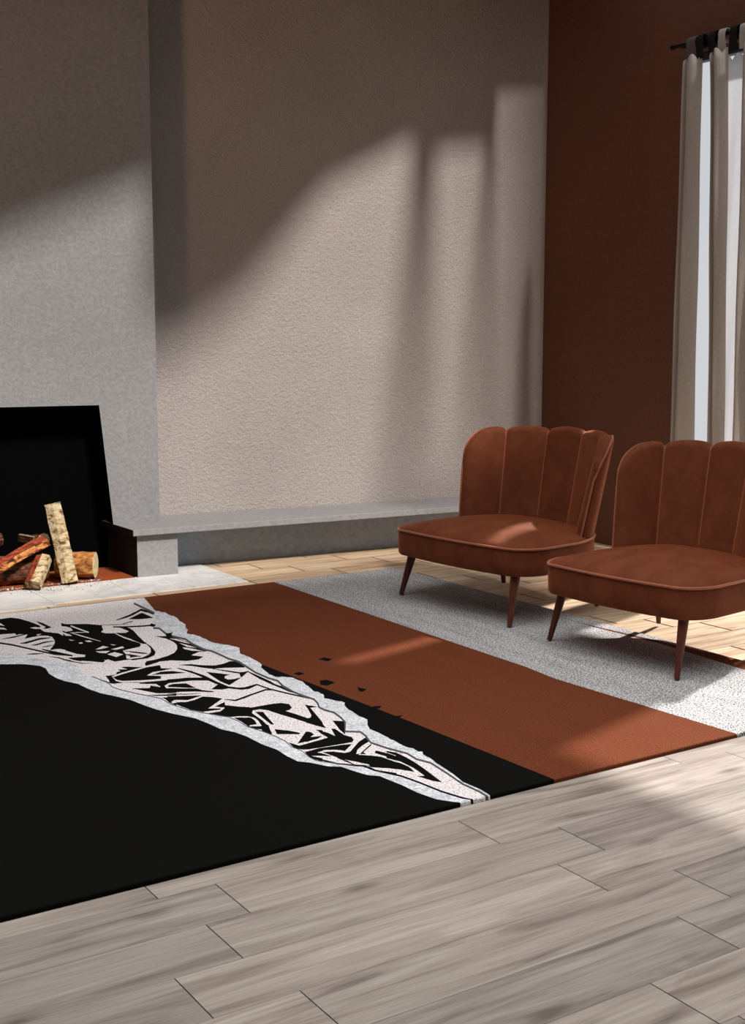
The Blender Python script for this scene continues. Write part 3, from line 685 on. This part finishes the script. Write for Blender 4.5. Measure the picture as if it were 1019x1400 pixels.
def make_back(parent):
    per = 14; S_ = []
    for c in range(NCH):
        for k in range(per): S_.append(-1 + 2 * (c + k / per) / NCH)
    S_.append(1.0)
    # extra columns close the side edges
    S_ = sorted(set([round(x, 6) for x in S_] + [-.992, -.975, .975, .992]))
    NV = 22; vs = []; fs = []; prof_n = None
    zb = .29
    seams = {}
    def prof(s):
        c = (s + 1) / 2 * NCH; fr = c - math.floor(c) if s < 1 else 1.0
        bul = math.sqrt(max(0, 1 - (2 * fr - 1) ** 2))
        e = math.sqrt(max(0, 1 - ((abs(s) - .93) / .07) ** 2)) if abs(s) > .93 else 1.0
        zt = z_top(s); out = []
        r = .026
        for k in range(NV):                    # front, bottom to top
            t = k / (NV - 1); z = zb + (zt - r - zb) * t
            th = (.026 + .030 * bul * smooth(t * 3 + .25)) * (1 - .25 * t)
            p, n = back_base(s, z); out.append(p.to_3d() - (n * th * e).to_3d() + Vector((0, 0, z)))
        pf = out[-1]
        thf = (.026 + .030 * bul) * .75 * e; thb = (.03 + .008 * bul) * e
        for k in range(1, 8):                  # top roll
            a = PI * k / 8; z = zt - r + r * math.sin(a)
            p, n = back_base(s, z); off = -math.cos(a); w = thf if off < 0 else thb
            out.append(p.to_3d() + (n * off * w).to_3d() + Vector((0, 0, z)))
        for k in range(NV):                    # back, top to bottom
            t = 1 - k / (NV - 1); z = zb + (zt - r - zb) * t
            p, n = back_base(s, z); out.append(p.to_3d() + (n * thb).to_3d() + Vector((0, 0, z)))
        return out
    cols = [prof(s) for s in S_]; N = len(cols[0])
    for c in cols: vs += c
    for i in range(len(cols) - 1):
        for j in range(N - 1): fs.append([i * N + j, i * N + j + 1, (i + 1) * N + j + 1, (i + 1) * N + j])
        fs.append([i * N + N - 1, i * N, (i + 1) * N, (i + 1) * N + N - 1])
    fs.append(list(range(N))); fs.append([(len(cols) - 1) * N + j for j in range(N)][::-1])
    o = recalc(obj('backrest', vs, fs, 'velvet_rust', parent, True))
    for c in range(1, NCH):
        s = -1 + 2 * c / NCH; pr = prof(s)[4:NV + 7 + 10]
        g = G(); g.tube(pr, .0038, 6); g.build('seam_sheen', 'velvet_piping_sheen', o, True)  # paler cord stands in for the velvet sheen along each seam
    for s in (-1, 1):
        pts = []
        for k in range(NV): pts.append(prof(s)[k])
        # continue the cord over the rounded shoulder
        for q in range(1, 16):
            ss = s * (1 - .30 * q / 15); pr = prof(ss); pts.append(pr[NV + 5])
        g = G(); g.tube(pts, .0052, 6); g.build('edge_piping', 'velvet_piping_sheen', o, True)
    return o
def make_leg(parent, top, tip):
    top = Vector(top); tip = Vector(tip); L = []; r = []
    for k in range(9):
        t = k / 8; L.append(top.lerp(tip, t)); r.append(.026 + (.0125 - .026) * t)
    g = G(); g.tube(L, r, 16); o = g.build('leg', 'leg_wood', parent, 'auto'); return o
YAW = math.radians(6)
def make_chair():
    root = empty('slipper_chair')
    make_seat(root); make_back(root)
    Ri = Matrix.Rotation(-YAW, 3, 'Z')         # feet stand square to the rug, the shell is turned a little on them
    for a, b in (((-.29, .435), (-.355, .47)), ((-.29, -.435), (-.355, -.47)), ((.27, .38), (.345, .44)), ((.27, -.30), (.345, -.34))):
        make_leg(root, Ri @ Vector((*a, SEAT_B + .02)), Ri @ Vector((*b, 0)))
    return root
def copy_tree(o, parent=None):
    c = o.copy(); COL.objects.link(c); c.parent = parent
    for ch in list(o.children): copy_tree(ch, c)
    return c
chair = make_chair()
chair2 = copy_tree(chair)
chair.location = (4.17, 5.115, ZR + .004)
chair2.location = (4.145, 3.93, ZR + .004); chair2.scale = (1, .86, 1)
chair.rotation_euler.z = YAW; chair2.rotation_euler.z = YAW
tag(chair, 'rust velvet shell-back chair seen whole, the farther of the two', 'armchair', 'matching velvet chairs')
tag(chair2, 'rust velvet shell-back chair nearer the viewer, cut off by the right edge', 'armchair', 'matching velvet chairs')

# ------------------------------------------------------------------ curtains
XC = 5.9
def interp(keys, z):
    (z0, a), (z1, b) = keys
    t = (z - z0) / (z1 - z0); return a + (b - a) * t
def curtain(name, cols, zt, zb, mat, parent=None, th=.006):
    """cols: list of (Y_top, X_top, Y_bottom, X_bottom)"""
    NZ = 40; N = len(cols); fine = []
    # Catmull-Rom through the columns for soft folds
    def cr(p0, p1, p2, p3, t): return .5 * ((2 * p1) + (-p0 + p2) * t + (2 * p0 - 5 * p1 + 4 * p2 - p3) * t * t + (-p0 + 3 * p1 - 3 * p2 + p3) * t ** 3)
    sub = 5
    for i in range(N - 1):
        q = [cols[max(0, i - 1)], cols[i], cols[i + 1], cols[min(N - 1, i + 2)]]
        for k in range(sub): fine.append([cr(q[0][c], q[1][c], q[2][c], q[3][c], k / sub) for c in range(4)])
    fine.append(list(cols[-1])); vs = []; fs = []
    M_ = len(fine)
    for j in range(NZ + 1):
        t = j / NZ; z = zt + (zb - zt) * t; w = t ** .85
        for i, c in enumerate(fine):
            Y = c[0] + (c[2] - c[0]) * w; X = c[1] + (c[3] - c[1]) * w
            zz = z
            if j == 0: zz = z - .035 * (1 - abs(math.cos(i * PI / sub / 2)))
            wob = .006 * math.sin(z * 5 + c[0] * 40)
            vs.append((X + wob, Y + wob * .4, zz))
    for j in range(NZ):
        for i in range(M_ - 1): fs.append([j * M_ + i, j * M_ + i + 1, (j + 1) * M_ + i + 1, (j + 1) * M_ + i])
    o = obj(name, vs, fs, mat, parent, True)
    m = o.modifiers.new('thick', 'SOLIDIFY'); m.thickness = th; m.offset = 0
    return o
# far panel
pa = [(5.590, 5.93, 5.605, 5.94), (5.575, 5.87, 5.585, 5.87), (5.555, 5.91, 5.56, 5.93), (5.53, 5.86, 5.52, 5.85), (5.49, 5.85, 5.47, 5.85), (5.465, 5.87, 5.43, 5.88), (5.455, 5.90, 5.41, 5.91)]
c1 = curtain('curtain', pa, 3.11, .015, 'curtain_grey')
tag(c1, 'narrow grey curtain panel at the far end of the rod, left of the bright gap', 'curtain', 'grey curtains on the black rod')
pb = [(5.375, 5.91, 5.255, 5.91), (5.365, 5.87, 5.24, 5.86), (5.36, 5.90, 5.225, 5.90), (5.33, 5.86, 5.20, 5.86), (5.30, 5.84, 5.185, 5.85), (5.265, 5.86, 5.165, 5.86), (5.245, 5.89, 5.15, 5.90)]
c2 = curtain('curtain', pb, 3.11, .015, 'curtain_grey')
tag(c2, 'wide grey curtain panel nearer the viewer, right of the bright gap', 'curtain', 'grey curtains on the black rod')
pd = [(5.125, 5.92, 5.085, 5.92), (5.11, 5.87, 5.07, 5.87), (5.08, 5.85, 5.04, 5.84), (5.05, 5.88, 5.00, 5.88), (5.02, 5.92, 4.97, 5.92), (4.98, 5.86, 4.94, 5.86), (4.95, 5.92, 4.92, 5.92)]
curtain('curtain_fold', pd, 3.11, .015, 'curtain_grey', c2)
ps = [(5.245, 5.892, 5.15, 5.902), (5.205, 5.885, 5.13, 5.89), (5.165, 5.882, 5.105, 5.888), (5.12, 5.89, 5.08, 5.90)]
lin = curtain('white_strip', ps, 3.06, .02, 'curtain_sheer', c2, .003)  # white translucent strip joining the two grey pieces
lin['label'] = 'white translucent strip between the grey curtain folds'
rod = empty('curtain_rod', (XC, 5.685, 3.19))
g = G(); g.tube([(0, 0, 0), (0, -.95, 0)], .011, 12); g.build('rod', 'black_metal', rod, 'auto')
g = G(); g.tube([(0, .02, 0), (0, 0, 0)], [.014, .014], 12); g.build('end_cap', 'black_metal', rod, 'auto')
g = G(); g.tube([(0, -.04, 0), (.13, -.04, 0)], .007, 8); g.tube([(.125, -.04, 0), (.13, -.04, 0)], .03, 12); g.build('bracket', 'black_metal', rod, 'auto')
tag(rod, 'thin black curtain rod along the top of the brown wall', 'curtain rod')
def tab(parent, y, w, mat, drop=.11):
    g = G(); N = 20; pts = []
    for k in range(N + 1):
        a = -PI / 2 + 2 * PI * k / N; r = .03
        pts.append((XC + .028 * math.cos(a), 3.19 + .032 * math.sin(a) - (0 if math.sin(a) > -.3 else .02)))
    vs = []
    for x, z in pts: vs += [(x, y - w / 2, z), (x, y + w / 2, z)]
    vs += [(XC - .015, y - w / 2 * 1.3, 3.19 - drop), (XC - .015, y + w / 2 * 1.3, 3.19 - drop)]
    fs = [[2 * i, 2 * i + 1, 2 * i + 3, 2 * i + 2] for i in range(N)]
    vs.append((XC - .03, y - w / 2, 3.16)); vs.append((XC - .03, y + w / 2, 3.16)); n = len(vs)
    fs.append([n - 2, n - 1, n - 3, n - 4])
    o = obj('tab', vs, fs, mat, parent, False); m = o.modifiers.new('thick', 'SOLIDIFY'); m.thickness = .004; return o
tab(c1, 5.525, .07, 'tab_grey'); tab(c1, 5.455, .045, 'tab_dark')
for i, y_ in enumerate((5.36, 5.285, 5.20, 5.125, 5.05, 4.97)): tab(c2, y_, .05, 'tab_dark' if i % 2 == 0 else 'curtain_grey')

# ------------------------------------------------------------------ light
w = bpy.data.worlds.new('world'); SC.world = w; w.use_nodes = True
bg = w.node_tree.nodes['Background']; bg.inputs[0].default_value = (.93, .96, 1.0, 1); bg.inputs[1].default_value = .7
def sun(name, direction, strength, angle, col):
    l = bpy.data.lights.new(name, 'SUN'); l.energy = strength; l.angle = math.radians(angle); l.color = col
    o = bpy.data.objects.new(name, l); COL.objects.link(o)
    o.rotation_euler = Vector(direction).to_track_quat('-Z', 'Y').to_euler(); return o
az = math.radians(16); el = math.radians(42)
sun('sun', (-math.cos(az) * math.cos(el), -math.sin(az) * math.cos(el), -math.sin(el)), 8, 1.5, (1, .97, .94))
sun('added_wall_sun', (-.04, .72, -.69), 4.3, 6.5, (1, .97, .95))  # second sun, added to light the back wall through the ceiling openings
def area(name, loc, direction, sx, sy, power, col):
    l = bpy.data.lights.new(name, 'AREA'); l.shape = 'RECTANGLE'; l.size = sx; l.size_y = sy; l.energy = power; l.color = col
    o = bpy.data.objects.new(name, l); COL.objects.link(o); o.location = loc
    o.rotation_euler = Vector(direction).to_track_quat('-Z', 'Y').to_euler(); return o
_a = area('overhead_fill', (2.2, 2.7, 3.86), (0, 0, -1), 4.4, 5.0, 105, (.98, .98, 1)); _a.data.spread = math.radians(110)  # unseen fill added below the ceiling to brighten floor and rug
_b = area('assumed_left_light', (-2.45, 3.5, 2.3), (5.6, 3.9, 1.1), .7, 1.2, 12, (1, .60, .37)); _b.data.spread = math.radians(62)  # assumed unseen light on the left; no window is built behind it

SC.view_settings.view_transform = 'Standard'; SC.view_settings.look = 'None'; SC.view_settings.exposure = 0; SC.view_settings.gamma = 1
SC.view_settings.use_curve_mapping = False
